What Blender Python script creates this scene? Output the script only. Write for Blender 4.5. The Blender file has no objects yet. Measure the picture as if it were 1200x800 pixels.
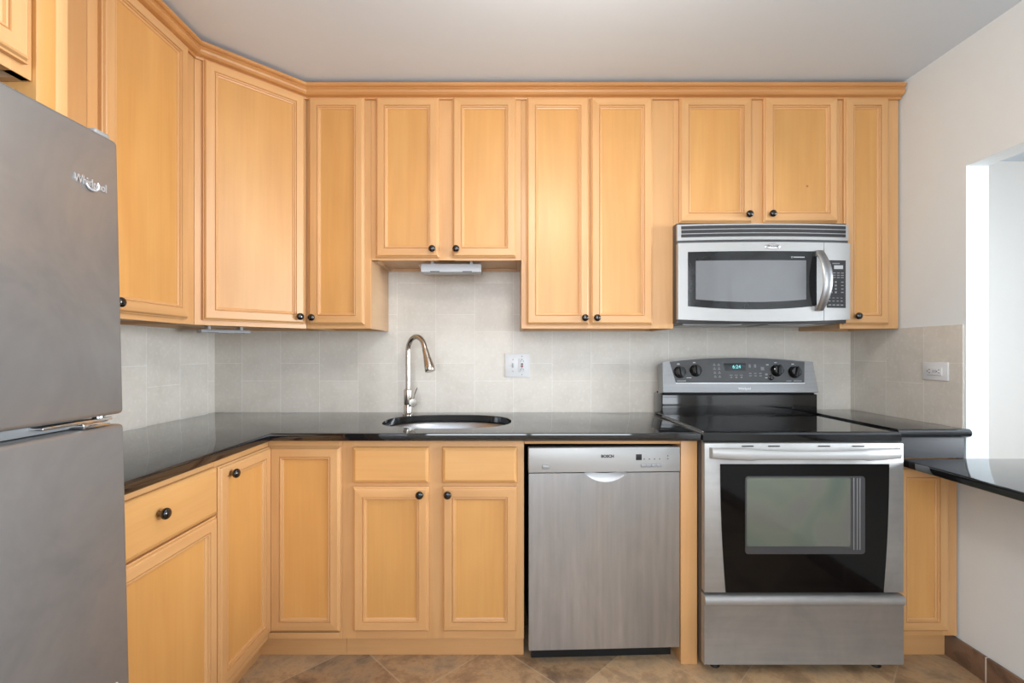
import bpy, bmesh, math, random
from mathutils import Vector, Matrix
random.seed(7)
PI = math.pi
SC = bpy.context.scene
COL = SC.collection

# ------------------------------------------------------------------ camera, world, lights, exposure
cam_d = bpy.data.cameras.new('camera')
cam_d.sensor_fit = 'HORIZONTAL'; cam_d.sensor_width = 36.0
cam_d.lens = 36.0 * 550.0 / 1200.0
cam_d.shift_x = 2.0 / 1200.0
cam_d.shift_y = 12.0 / 1200.0
cam_d.clip_start = 0.02
cam = bpy.data.objects.new('camera', cam_d); COL.objects.link(cam)
cam.location = (0.0, -2.44, 1.228); cam.rotation_euler = (PI/2, 0, 0)
SC.camera = cam

SC.view_settings.view_transform = 'Standard'
SC.view_settings.look = 'None'
SC.view_settings.gamma = 1.0
SC.view_settings.use_curve_mapping = False
SC.view_settings.exposure = 0.12

world = bpy.data.worlds.new('world'); SC.world = world; world.use_nodes = True
wb = world.node_tree.nodes['Background']
wb.inputs[0].default_value = (0.86, 0.93, 1.0, 1); wb.inputs[1].default_value = 1.0

def area(name, loc, rot, sx, sy, power, col):
    l = bpy.data.lights.new(name, 'AREA'); l.shape = 'RECTANGLE'; l.size = sx; l.size_y = sy
    l.energy = power; l.color = col
    o = bpy.data.objects.new(name, l); COL.objects.link(o); o.location = loc; o.rotation_euler = rot
    return o
LAMP = (0.24, -1.42, 2.30)
LAMP_W, LAMP_COL = 16.5, (1.0, 0.95, 0.87)
REAR_W, REAR_COL = 72.0, (0.86, 0.93, 1.0)
SIDE_W, SIDE_COL = 112.0, (0.86, 0.93, 1.0)
area('window_daylight', (0.2, -4.02, 1.5), (PI/2, 0, 0), 2.3, 1.5, REAR_W, REAR_COL)
sd = area('side_room_daylight', (4.95, -2.35, 1.45), (PI/2, 0, PI/2), 2.0, 1.6, SIDE_W, SIDE_COL)
sd.data.spread = math.radians(112)

# ------------------------------------------------------------------ colour and materials
def lin(c):
    return tuple(((v/255.0)/12.92 if v/255.0 <= 0.04045 else (((v/255.0)+0.055)/1.055)**2.4) for v in c) + (1.0,)

class NT:
    def __init__(s, name):
        s.m = bpy.data.materials.new(name); s.m.use_nodes = True
        s.t = s.m.node_tree; s.b = s.t.nodes['Principled BSDF']
    def n(s, typ, **kw):
        nd = s.t.nodes.new(typ)
        for k, v in kw.items(): setattr(nd, k, v)
        return nd
    def l(s, a, b): s.t.links.new(a, b)
    def coords(s, scale, rnd=True):
        tc = s.n('ShaderNodeTexCoord'); mp = s.n('ShaderNodeMapping'); mp.inputs['Scale'].default_value = scale
        s.l(tc.outputs['Object'], mp.inputs['Vector'])
        if rnd:
            oi = s.n('ShaderNodeObjectInfo'); mu = s.n('ShaderNodeMath', operation='MULTIPLY'); mu.inputs[1].default_value = 37.0
            s.l(oi.outputs['Random'], mu.inputs[0]); s.l(mu.outputs[0], mp.inputs['Location'])
        return mp.outputs[0]
    def noise(s, vec, scale=1.0, detail=3.0, rough=0.55, dist=0.0):
        nz = s.n('ShaderNodeTexNoise'); nz.inputs['Scale'].default_value = scale; nz.inputs['Detail'].default_value = detail
        nz.inputs['Roughness'].default_value = rough; nz.inputs['Distortion'].default_value = dist
        s.l(vec, nz.inputs['Vector']); return nz.outputs['Fac']
    def ramp(s, fac, stops):
        r = s.n('ShaderNodeValToRGB')
        while len(r.color_ramp.elements) < len(stops): r.color_ramp.elements.new(0.5)
        for e, (p, c) in zip(r.color_ramp.elements, stops): e.position = p; e.color = c
        s.l(fac, r.inputs[0]); return r.outputs['Color']
    def mix(s, a, b, fac, mode='MIX'):
        m = s.n('ShaderNodeMix', data_type='RGBA', blend_type=mode)
        for sock, v in ((m.inputs[0], fac), (m.inputs[6], a), (m.inputs[7], b)):
            if hasattr(v, 'links'): s.l(v, sock)
            else: sock.default_value = v
        return m.outputs[2]
    def mrange(s, v, a, b, c, d):
        m = s.n('ShaderNodeMapRange'); m.inputs[1].default_value = a; m.inputs[2].default_value = b
        m.inputs[3].default_value = c; m.inputs[4].default_value = d
        s.l(v, m.inputs[0]); return m.outputs[0]
    def bump(s, h, strength, dist=0.001):
        b = s.n('ShaderNodeBump'); b.inputs['Strength'].default_value = strength; b.inputs['Distance'].default_value = dist
        s.l(h, b.inputs['Height']); s.l(b.outputs[0], s.b.inputs['Normal'])

def plain(name, rgb, rough=0.5, metal=0.0, spec=0.5, coat=0.0, emit=None, es=0.0, var=0.06):
    q = NT(name); b = q.b
    f = q.noise(q.coords((18, 18, 18)), 1.0, 3)
    c = lin(rgb)
    lo = tuple(v*(1-var) for v in c[:3]) + (1,); hi = tuple(min(1, v*(1+var)) for v in c[:3]) + (1,)
    q.l(q.mix(lo, hi, f), b.inputs['Base Color'])
    b.inputs['Roughness'].default_value = rough; b.inputs['Metallic'].default_value = metal
    b.inputs['Specular IOR Level'].default_value = spec; b.inputs['Coat Weight'].default_value = coat
    if emit: b.inputs['Emission Color'].default_value = lin(emit); b.inputs['Emission Strength'].default_value = es
    return q.m

def wood(name, light, dark, axis, rough=0.42):
    q = NT(name); b = q.b
    sc = [11.0, 11.0, 11.0]; sc[axis] = 1.1
    fs = [95.0, 95.0, 95.0]; fs[axis] = 2.6
    bs = [5.0, 5.0, 5.0]; bs[axis] = 2.4
    f1 = q.noise(q.coords(sc), 1.0, 4, 0.55, 0.8)
    f2 = q.noise(q.coords(fs), 1.0, 3, 0.6, 0.2)
    f3 = q.noise(q.coords(bs), 1.0, 2, 0.5, 0.3)
    base = q.ramp(f1, [(0.30, lin(dark)), (0.70, lin(light))])
    g = q.mrange(f2, 0.35, 0.65, 0.972, 1.012)
    g2 = q.mrange(f3, 0.3, 0.7, 0.95, 1.05)
    oi = q.n('ShaderNodeObjectInfo'); g3 = q.mrange(oi.outputs['Random'], 0, 1, 0.955, 1.035)
    mu = q.n('ShaderNodeMath', operation='MULTIPLY'); q.l(g, mu.inputs[0]); q.l(g2, mu.inputs[1])
    mu2 = q.n('ShaderNodeMath', operation='MULTIPLY'); q.l(mu.outputs[0], mu2.inputs[0]); q.l(g3, mu2.inputs[1])
    hs = q.n('ShaderNodeHueSaturation'); q.l(base, hs.inputs['Color']); q.l(mu2.outputs[0], hs.inputs['Value'])
    q.l(hs.outputs[0], b.inputs['Base Color'])
    b.inputs['Roughness'].default_value = rough
    b.inputs['Specular IOR Level'].default_value = 0.5
    b.inputs['Coat Weight'].default_value = 0.3; b.inputs['Coat Roughness'].default_value = 0.36
    q.bump(f2, 0.04, 0.0006)
    return q.m

W_FV = wood('maple_frame_upright', (214, 166, 113), (206, 154, 99), 2)
W_FH = wood('maple_frame_crossways', (214, 166, 113), (206, 154, 99), 0)
W_P = wood('maple_panel', (211, 158, 92), (203, 147, 81), 2)
W_PH = wood('maple_drawer_front', (213, 162, 101), (206, 152, 90), 0)
W_C = wood('maple_crown', (203, 148, 90), (190, 132, 76), 0)
W_IN = wood('maple_carcass_inside', (214, 178, 138), (200, 160, 120), 1, 0.5)

def steel(name, rgb, rough, streak=(60, 60, 2), var=0.12, metal=1.0, smudge=0.1, sm=(5, 5, 4)):
    q = NT(name); b = q.b
    f = q.noise(q.coords(streak, False), 1.0, 4, 0.6)
    f2 = q.noise(q.coords(sm, False), 1.0, 4, 0.6, 0.6)
    c = lin(rgb)
    lo = tuple(v*(1-var) for v in c[:3]) + (1,); hi = tuple(min(1, v*(1+var)) for v in c[:3]) + (1,)
    base = q.mix(lo, hi, q.mrange(f, 0.3, 0.7, 0, 1))
    base = q.mix(base, (0, 0, 0, 1), q.mrange(f2, 0.3, 0.75, 0.0, smudge))
    q.l(base, b.inputs['Base Color']); b.inputs['Metallic'].default_value = metal
    q.l(q.mrange(f2, 0.3, 0.7, rough*0.88, rough*1.15), b.inputs['Roughness'])
    q.bump(f, 0.03, 0.0005)
    return q.m

ST_FR = steel('smudged_grey_steel', (156, 155, 155), 0.45, (3, 9, 12), 0.025, 0.8, 0.32)
ST_DW = steel('brushed_steel_upright', (190, 192, 195), 0.36, (42, 42, 1.6), 0.09, 1.0, 0.26, (9, 9, 2.2))
ST = steel('brushed_steel_crossways', (156, 156, 157), 0.34, (1.5, 60, 60), 0.07, 1.0, 0.10)
ST_DR = steel('smudged_range_steel', (178, 177, 175), 0.5, (3, 40, 40), 0.05, 0.7, 0.22)
ST_BASIN = steel('satin_basin_steel', (186, 189, 193), 0.30, (30, 30, 30), 0.05, 1.0, 0.06)
NICKEL = steel('brushed_nickel', (196, 190, 182), 0.24, (40, 40, 4), 0.04, 1.0, 0.05)
CHROME = plain('bright_chrome', (225, 225, 225), 0.10, 1.0, var=0.02)
SILVER = plain('silver_plastic', (172, 172, 171), 0.42, 0.3, var=0.03)
SILVER_D = plain('silver_plastic_satin', (150, 152, 154), 0.40, 0.3, var=0.03)
BLK = plain('black_plastic', (18, 18, 19), 0.35)
BLK_MAT = plain('black_shadow_gap_plastic', (10, 10, 10), 0.7)
BLK_GLOSS = plain('black_gloss_enamel', (12, 12, 13), 0.09, coat=0.4)
KNOB = plain('black_glazed_knob', (12, 11, 12), 0.12, coat=0.6)
GREY_PANEL = plain('dark_grey_panel', (66, 66, 68), 0.28)
CTRL = plain('charcoal_control_panel', (74, 74, 75), 0.22)
KEYP = plain('charcoal_keypad', (58, 58, 60), 0.6, spec=0.25)
MW_GLASS = plain('dark_door_glass', (30, 31, 33), 0.10)
MW_MESH = plain('grey_screened_glass', (112, 114, 117), 0.12, coat=0.4, var=0.03)
OV_GLASS = plain('black_oven_glass', (9, 9, 10), 0.06, spec=0.28)
WHITE_PL = plain('white_plastic', (222, 223, 224), 0.3, var=0.02)
LIGHT_PL = plain('pale_grey_plastic', (184, 187, 191), 0.35, var=0.02)
MARK = plain('pale_print', (176, 178, 180), 0.5)
MARK_K = plain('grey_print', (128, 130, 132), 0.5)
MARK_D = plain('dark_print', (60, 62, 66), 0.5)
MARK_B = plain('black_print', (22, 22, 24), 0.5)
RED = plain('red_button', (150, 50, 48), 0.4)
CYAN = plain('cyan_display_digits', (90, 190, 195), 0.4, emit=(120, 225, 225), es=0.9)
DISP = plain('dark_display_glass', (48, 52, 54), 0.15)
LOGO = plain('bright_badge', (196, 196, 198), 0.3, 0.5)
BRONZE = plain('dull_bronze', (150, 120, 84), 0.35, 0.9)
OPAL = plain('opal_lamp_glass', (250, 246, 238), 0.4, emit=(255, 240, 214), es=4.0, var=0.01)

def granite():
    q = NT('polished_black_granite'); b = q.b
    f = q.noise(q.coords((420, 420, 420), False), 1.0, 2)
    q.l(q.ramp(f, [(0.45, lin((17, 17, 18))), (0.62, lin((26, 26, 28))), (0.74, lin((52, 52, 56)))]), b.inputs['Base Color'])
    b.inputs['Roughness'].default_value = 0.04; b.inputs['IOR'].default_value = 1.85
    return q.m
GRANITE = granite()
def knot_panel():
    m = W_P.copy(); m.name = 'maple_panel_with_knot'; t = m.node_tree; b = t.nodes['Principled BSDF']
    src = b.inputs['Base Color'].links[0].from_socket
    tc = t.nodes.new('ShaderNodeTexCoord'); vd = t.nodes.new('ShaderNodeVectorMath'); vd.operation = 'DISTANCE'
    vd.inputs[1].default_value = (0.200, -0.0072, 0.166); mp = t.nodes.new('ShaderNodeMapRange')
    mp.inputs[1].default_value = 0.0015; mp.inputs[2].default_value = 0.007; mp.inputs[3].default_value = 0.85; mp.inputs[4].default_value = 0.0
    mx = t.nodes.new('ShaderNodeMix'); mx.data_type = 'RGBA'; mx.inputs[7].default_value = lin((110, 62, 30))
    t.links.new(tc.outputs['Object'], vd.inputs[0]); t.links.new(vd.outputs['Value'], mp.inputs[0]); t.links.new(mp.outputs[0], mx.inputs[0])
    t.links.new(src, mx.inputs[6]); t.links.new(mx.outputs[2], b.inputs['Base Color']); return m
W_KNOT = knot_panel()
GRANITE_H = plain('honed_black_granite', (62, 62, 64), 0.6, var=0.12)

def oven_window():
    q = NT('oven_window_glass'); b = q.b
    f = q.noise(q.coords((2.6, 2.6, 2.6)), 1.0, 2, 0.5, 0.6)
    q.l(q.ramp(f, [(0.3, lin((84, 96, 88))), (0.5, lin((104, 108, 96))), (0.7, lin((108, 100, 104)))]), b.inputs['Base Color'])  # grey-green reflection of the room painted into the pane colour
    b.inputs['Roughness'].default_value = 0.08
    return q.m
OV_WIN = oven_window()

def tile(name, hax, off_u, off_v, flip=False):
    """8 x 10 inch ceramic tiles stacked in columns, every second column shifted by a third"""
    q = NT(name); b = q.b
    tc = q.n('ShaderNodeTexCoord'); sx = q.n('ShaderNodeSeparateXYZ'); q.l(tc.outputs['Object'], sx.inputs[0])
    def addc(o, c):
        a = q.n('ShaderNodeMath', operation='ADD'); a.inputs[1].default_value = c; q.l(o, a.inputs[0]); return a.outputs[0]
    cb = q.n('ShaderNodeCombineXYZ')
    q.l(addc(sx.outputs[2], off_v), cb.inputs[0]); q.l(addc(sx.outputs[hax], off_u), cb.inputs[1])
    br = q.n('ShaderNodeTexBrick', offset=0.358, offset_frequency=2, squash=1.0)
    br.inputs['Scale'].default_value = 1.0; br.inputs['Mortar Size'].default_value = 0.0013
    br.inputs['Mortar Smooth'].default_value = 0.3; br.inputs['Bias'].default_value = 0.0
    br.inputs['Brick Width'].default_value = 0.254; br.inputs['Row Height'].default_value = 0.2016
    br.inputs['Color1'].default_value = lin((212, 206, 196)); br.inputs["Color2"].default_value = lin((218, 212, 202))
    br.inputs['Mortar'].default_value = lin((236, 233, 228))
    q.l(cb.outputs[0], br.inputs['Vector'])
    f = q.noise(q.coords((9, 9, 9), False), 1.0, 6, 0.65, 0.5)
    f2 = q.noise(q.coords((60, 60, 60), False), 1.0, 4, 0.6)
    base = q.mix(br.outputs['Color'], lin((194, 186, 174)), q.mrange(f, 0.42, 0.72, 0.0, 0.42))
    base = q.mix(base, lin((240, 237, 231)), q.mrange(f2, 0.52, 0.75, 0.0, 0.35))
    q.l(base, b.inputs['Base Color']); b.inputs['Roughness'].default_value = 0.36
    inv = q.n('ShaderNodeMath', operation='SUBTRACT'); inv.inputs[0].default_value = 1.0; q.l(br.outputs['Fac'], inv.inputs[1])
    q.bump(inv.outputs[0], 0.35, 0.0012)
    return q.m

def floor_mat():
    q = NT('slate_look_floor_tile'); b = q.b
    tc = q.n('ShaderNodeTexCoord'); mp = q.n('ShaderNodeMapping')
    c45 = math.sqrt(0.5); P = 0.403
    mp.inputs['Rotation'].default_value = (0, 0, -PI/4)
    q.l(tc.outputs['Object'], mp.inputs['Vector'])
    # u = (x+y)/sqrt2 , v = (y-x)/sqrt2
    mp.inputs['Location'].default_value = (-0.035*c45 % P, -0.16*c45 + P, 0)
    br = q.n('ShaderNodeTexBrick', offset=0.0, squash=1.0)
    br.inputs['Scale'].default_value = 1.0; br.inputs['Mortar Size'].default_value = 0.0028; br.inputs['Mortar Smooth'].default_value = 0.2
    br.inputs['Brick Width'].default_value = P; br.inputs['Row Height'].default_value = P
    br.inputs['Color1'].default_value = (0.0, 0, 0, 1); br.inputs['Color2'].default_value = (1, 1, 1, 1); br.inputs['Mortar'].default_value = (0.5, 0.5, 0.5, 1)
    q.l(mp.outputs[0], br.inputs['Vector'])
    f = q.noise(q.coords((4.5, 4.5, 4.5), False), 1.0, 10, 0.72, 0.35)
    f2 = q.noise(q.coords((48, 48, 48), False), 1.0, 5, 0.75, 0.2)
    base = q.ramp(f, [(0.36, lin((98, 76, 58))), (0.45, lin((150, 118, 88))), (0.51, lin((190, 154, 114))), (0.57, lin((168, 144, 116))), (0.66, lin((118, 104, 88)))])
    base = q.mix(base, lin((112, 84, 62)), q.mrange(f2, 0.5, 0.75, 0.0, 0.55))
    base = q.mix(base, q.mix(lin((120, 100, 82)), lin((214, 180, 140)), br.outputs['Color']), 0.34)
    base = q.mix(base, lin((196, 176, 150)), q.mrange(br.outputs['Fac'], 0, 1, 0, 0.5))
    q.l(base, b.inputs['Base Color']); b.inputs['Roughness'].default_value = 0.42
    q.bump(f2, 0.15, 0.002)
    return q.m

def base_tile():
    q = NT('slate_look_skirting_tile'); b = q.b
    tc = q.n('ShaderNodeTexCoord'); sx = q.n('ShaderNodeSeparateXYZ'); q.l(tc.outputs['Object'], sx.inputs[0])
    f = q.noise(q.coords((7, 7, 7), False), 1.0, 6, 0.68, 1.0)
    base = q.ramp(f, [(0.3, lin((92, 74, 62))), (0.5, lin((136, 108, 88))), (0.7, lin((120, 104, 92)))])
    m = q.n('ShaderNodeMath', operation='PINGPONG'); m.inputs[1].default_value = 0.165
    a = q.n('ShaderNodeMath', operation='ADD'); a.inputs[1].default_value = 0.7; q.l(sx.outputs[1], a.inputs[0]); q.l(a.outputs[0], m.inputs[0])
    base = q.mix(base, lin((226, 220, 212)), q.mrange(m.outputs[0], 0.002, 0.0035, 1.0, 0.0))
    q.l(base, b.inputs['Base Color']); b.inputs['Roughness'].default_value = 0.45
    return q.m

WALL = plain('pale_grey_wall_paint_kitchen', (226, 231, 232), 0.6, var=0.015)
WALL_W = plain('white_wall_paint', (236, 234, 231), 0.6, var=0.01)
WALL_B = plain('pale_grey_wall_paint', (238, 236, 232), 0.6, var=0.01)
CEIL = plain('flat_white_ceiling_paint', (216, 227, 238), 0.75, var=0.012)
TILE_B = tile('wall_tile_behind_counter', 0, 1.537 + 0.2016*2 - 0.142, -0.914)
TILE_S = tile('wall_tile_side', 1, 0.2016*20 + 0.054 - 0.2016*0, -0.914)
TILE_R = tile('wall_tile_right', 1, 0.2016*20 + 0.028, -0.928)

# ------------------------------------------------------------------ mesh helpers
def finish(name, bm, mats, parent=None, loc=(0, 0, 0), rot=(0, 0, 0), angle=32, label=None):
    bmesh.ops.recalc_face_normals(bm, faces=bm.faces[:])
    me = bpy.data.meshes.new(name); bm.to_mesh(me); bm.free()
    for m in (mats if isinstance(mats, (list, tuple)) else [mats]): me.materials.append(m)
    for p in me.polygons: p.use_smooth = True
    me.set_sharp_from_angle(angle=math.radians(angle))
    o = bpy.data.objects.new(name, me); COL.objects.link(o)
    if parent: o.parent = parent
    o.location = loc; o.rotation_euler = rot
    if label: o['label'] = label
    return o

def box(bm, x0, x1, y0, y1, z0, z1, bev=0.0, mat=0, seg=2):
    t = bmesh.new()
    vs = [t.verts.new((x, y, z)) for x in (x0, x1) for y in (y0, y1) for z in (z0, z1)]
    for f in ((0, 1, 3, 2), (4, 6, 7, 5), (0, 4, 5, 1), (2, 3, 7, 6), (0, 2, 6, 4), (1, 5, 7, 3)):
        t.faces.new([vs[i] for i in f])
    bmesh.ops.recalc_face_normals(t, faces=t.faces[:])
    if bev > 0: bmesh.ops.bevel(t, geom=t.edges[:], offset=bev, segments=seg, affect='EDGES', profile=0.5)
    for f in t.faces: f.material_index = mat
    me = bpy.data.meshes.new('tmp'); t.to_mesh(me); t.free(); bm.from_mesh(me); bpy.data.meshes.remove(me)

def bx(name, dims, m, parent=None, bev=0.0, **kw):
    bm = bmesh.new(); box(bm, *dims, bev=bev); return finish(name, bm, m, parent, **kw)

def ring(bm, pts): return [bm.verts.new(p) for p in pts]
def bridge(bm, a, b, mat=0, closed=True):
    n = len(a); out = []
    for i in range(n if closed else n-1):
        j = (i+1) % n
        f = bm.faces.new((a[i], a[j], b[j], b[i])); f.material_index = mat; out.append(f)
    return out
def cap(bm, r, mat=0):
    f = bm.faces.new(r); f.material_index = mat; return f

def lathe(bm, prof, seg=20, M=Matrix.Identity(4), mat=0):
    """prof: (radius, height) along local z"""
    rs = []
    for r, h in prof:
        if r < 1e-6: rs.append([bm.verts.new(M @ Vector((0, 0, h)))])
        else: rs.append([bm.verts.new(M @ Vector((r*math.cos(2*PI*k/seg), r*math.sin(2*PI*k/seg), h))) for k in range(seg)])
    for a, b in zip(rs, rs[1:]):
        if len(a) == 1 and len(b) == 1: continue
        for k in range(seg):
            j = (k+1) % seg
            if len(a) == 1: f = bm.faces.new((a[0], b[j], b[k]))
            elif len(b) == 1: f = bm.faces.new((a[k], a[j], b[0]))
            else: f = bm.faces.new((a[k], a[j], b[j], b[k]))
            f.material_index = mat
    if len(rs[0]) > 1: cap(bm, rs[0], mat)
    if len(rs[-1]) > 1: cap(bm, rs[-1], mat)

def tube(bm, pts, rad, seg=14, mat=0, flat=(1.0, 1.0)):
    pts = [Vector(p) for p in pts]
    if not isinstance(rad, (list, tuple)): rad = [rad]*len(pts)
    t0 = (pts[1]-pts[0]).normalized()
    up = Vector((0, 0, 1)) if abs(t0.z) < 0.9 else Vector((0, 1, 0))
    u = (up - t0*up.dot(t0)).normalized(); rs = []
    for i, p in enumerate(pts):
        t = (pts[min(i+1, len(pts)-1)] - pts[max(i-1, 0)]).normalized()
        u = (u - t*u.dot(t)).normalized(); v = t.cross(u)
        rs.append([bm.verts.new(p + rad[i]*(flat[0]*math.cos(2*PI*k/seg)*u + flat[1]*math.sin(2*PI*k/seg)*v)) for k in range(seg)])
    for a, b in zip(rs, rs[1:]): bridge(bm, a, b, mat)
    cap(bm, rs[0], mat); cap(bm, rs[-1], mat)

def prism_y(bm, pts, y0, y1, mat=0, bev=0.0):
    """outline in x,z pushed along y"""
    a = ring(bm, [(x, y0, z) for x, z in pts]); b = ring(bm, [(x, y1, z) for x, z in pts])
    bridge(bm, a, b, mat); cap(bm, a, mat); cap(bm, b, mat)

def prism_z(bm, pts, z0, z1, mat=0):
    a = ring(bm, [(x, y, z0) for x, y in pts]); b = ring(bm, [(x, y, z1) for x, y in pts])
    bridge(bm, a, b, mat); cap(bm, a, mat); cap(bm, b, mat)

def offset_poly(pts, d):
    """inset a counter-clockwise polygon by d"""
    n = len(pts); out = []
    for i in range(n):
        p0, p1, p2 = Vector(pts[i-1]), Vector(pts[i]), Vector(pts[(i+1) % n])
        e1 = (p1-p0).normalized(); e2 = (p2-p1).normalized()
        n1 = Vector((-e1.y, e1.x)); n2 = Vector((-e2.y, e2.x))
        k = d/(1.0 + n1.dot(n2)); out.append(tuple(p1 + (n1+n2)*k))
    return out

def slab(bm, pts, z0, z1, r=0.005, hole=None):
    """stone slab: counter-clockwise outline, eased edges, optional hole"""
    prof = [(r, z1), (r*0.4, z1-r*0.12), (r*0.1, z1-r*0.45), (0, z1-r), (0, z0+r), (r*0.1, z0+r*0.45), (r*0.4, z0+r*0.12), (r, z0)]
    rs = [ring(bm, [(x, y, z) for x, y in offset_poly(pts, d)]) for d, z in prof]
    for a, b in zip(rs, rs[1:]): bridge(bm, a, b)
    if not hole: cap(bm, rs[0]); cap(bm, rs[-1]); return
    e = 0.003
    hp = [(-1*0, z1), (e*0.3, z1-e*0.3), (e, z1-e)]
    c = Vector((sum(p[0] for p in hole)/len(hole), sum(p[1] for p in hole)/len(hole)))
    def hole_ring(grow, z):
        return ring(bm, [(p[0] + (p[0]-c.x)*grow, p[1] + (p[1]-c.y)*grow, z) for p in hole])
    h = [hole_ring(0.012, z1), hole_ring(0.003, z1-0.001), hole_ring(0, z1-0.003), hole_ring(0, z0)]
    for a, b in zip(h, h[1:]): bridge(bm, a, b)
    for outer, inner in ((rs[0], h[0]), (rs[-1], h[-1])):
        eds = []
        for loop in (outer, inner):
            for i in range(len(loop)):
                v0, v1 = loop[i], loop[(i+1) % len(loop)]
                eds.append(bm.edges.get((v0, v1)) or bm.edges.new((v0, v1)))
        bmesh.ops.triangle_fill(bm, edges=eds, use_beauty=True, use_dissolve=False)

def sweep(bm, path, prof, mat=0):
    """path: (x,y) polyline; prof: (out, z) with out to the right-hand side of the path"""
    n = len(path); rs = []
    for i in range(n):
        p = Vector(path[i])
        e1 = (p - Vector(path[i-1])).normalized() if i > 0 else None
        e2 = (Vector(path[i+1]) - p).normalized() if i < n-1 else None
        e1 = e1 or e2; e2 = e2 or e1
        n1 = Vector((e1.y, -e1.x)); n2 = Vector((e2.y, -e2.x)); k = (n1+n2)/(1+n1.dot(n2))
        rs.append(ring(bm, [(p.x + k.x*o, p.y + k.y*o, z) for o, z in prof]))
    for a, b in zip(rs, rs[1:]): bridge(bm, a, b, mat)
    cap(bm, rs[0], mat); cap(bm, rs[-1], mat)

def text(name, s, size, m, parent, loc, rot=(PI/2, 0, 0), ext=0.0006, sx=1.0, shear=0.0, label=None, bold=0.0):
    cu = bpy.data.curves.new('t', 'FONT'); cu.body = s; cu.size = size; cu.extrude = ext
    cu.align_x = 'CENTER'; cu.align_y = 'CENTER'; cu.shear = shear; cu.offset = bold; cu.resolution_u = 3
    t = bpy.data.objects.new('t', cu); COL.objects.link(t)
    dg = bpy.context.evaluated_depsgraph_get(); dg.update()
    me = bpy.data.meshes.new_from_object(t.evaluated_get(dg)); bpy.data.objects.remove(t); bpy.data.curves.remove(cu)
    me.name = name; me.materials.clear(); me.materials.append(m)
    for v in me.vertices: v.co.x *= sx
    o = bpy.data.objects.new(name, me); COL.objects.link(o); o.parent = parent; o.location = loc; o.rotation_euler = rot
    if label: o['label'] = label
    return o

def thing(name, label, cat, loc=(0, 0, 0), rz=0.0, group=None):
    o = bpy.data.objects.new(name, None); COL.objects.link(o); o.empty_display_size = 0.05
    o.location = loc; o.rotation_euler = (0, 0, rz); o['label'] = label; o['category'] = cat
    if group: o['group'] = group
    return o
def tag(o, label, cat, group=None):
    o['label'] = label; o['category'] = cat
    if group: o['group'] = group
    return o
def struct(o): o['kind'] = 'structure'; return o

# ------------------------------------------------------------------ the room
XL, XR, YB, ZC = -1.545, 1.775, 0.008, 2.445
YREAR = -3.9
struct(bx('floor', (-1.75, 5.2, -4.05, 0.75, -0.06, 0.0), floor_mat()))
struct(bx('ceiling', (-1.75, 5.2, -4.05, 0.75, ZC, ZC+0.06), CEIL))
struct(bx('wall_back', (-1.75, 1.875, YB, YB+0.10, 0, ZC), WALL))
struct(bx('wall_left', (XL-0.12, XL, -4.05, YB, 0, ZC), WALL))
bm = bmesh.new()   # wall with the pass-through opening above the bar
box(bm, XR, XR+0.087, -0.613, YB, 0, ZC)
box(bm, XR, XR+0.087, -2.9, -0.613, 1.952, ZC)
box(bm, XR, XR+0.087, -2.9, -0.613, 0, 0.783)
box(bm, XR, XR+0.087, -4.05, -2.9, 0, ZC)
struct(finish('wall_right', bm, WALL))
bm = bmesh.new()   # wall behind the viewer with a wide window
box(bm, XL, -0.95, YREAR-0.1, YREAR, 0, ZC); box(bm, 1.35, XR, YREAR-0.1, YREAR, 0, ZC)
box(bm, -0.95, 1.35, YREAR-0.1, YREAR, 0, 0.75); box(bm, -0.95, 1.35, YREAR-0.1, YREAR, 2.25, ZC)
struct(finish('wall_rear', bm, WALL_W))
bm = bmesh.new()
for x0, x1, z0, z1 in ((-0.95, 1.35, 0.75, 0.80), (-0.95, 1.35, 2.20, 2.25), (-0.95, -0.90, 0.80, 2.20), (1.30, 1.35, 0.80, 2.20), (0.17, 0.23, 0.80, 2.20), (-0.90, 0.17, 1.47, 1.52), (0.23, 1.30, 1.47, 1.52)):
    box(bm, x0, x1, YREAR-0.07, YREAR-0.02, z0, z1, 0.004)
struct(finish('window_1', bm, WHITE_PL))
struct(bx('wall_beyond', (1.875, 5.2, 0.56, 0.66, 0, ZC), WALL_B))
bm = bmesh.new()
box(bm, 5.05, 5.15, -4.05, 0.56, 0, 0.6); box(bm, 5.05, 5.15, -4.05, 0.56, 2.3, ZC); box(bm, 5.05, 5.15, -1.3, 0.56, 0.6, 2.3); box(bm, 5.05, 5.15, -4.05, -3.4, 0.6, 2.3)
struct(finish('wall_far_side', bm, WALL_W))
struct(bx('wall_side_room_rear', (1.862, 5.05, -4.05, -3.95, 0, ZC), WALL_W))

# tiled splashbacks
struct(bx('trim_1', (-1.537, 1.769, 0.0, 0.0078, 0.90, 1.66), TILE_B))
struct(bx('trim_2', (-1.5448, -1.537, -1.45, 0.0078, 0.90, 1.345), TILE_S))
struct(bx('trim_3', (1.769, 1.7748, -0.604, 0.0078, 0.90, 1.335), TILE_R))
struct(bx('baseboard_right', (1.763, 1.7748, -2.9, -0.5205, 0.0, 0.095), base_tile(), bev=0.002))

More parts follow.
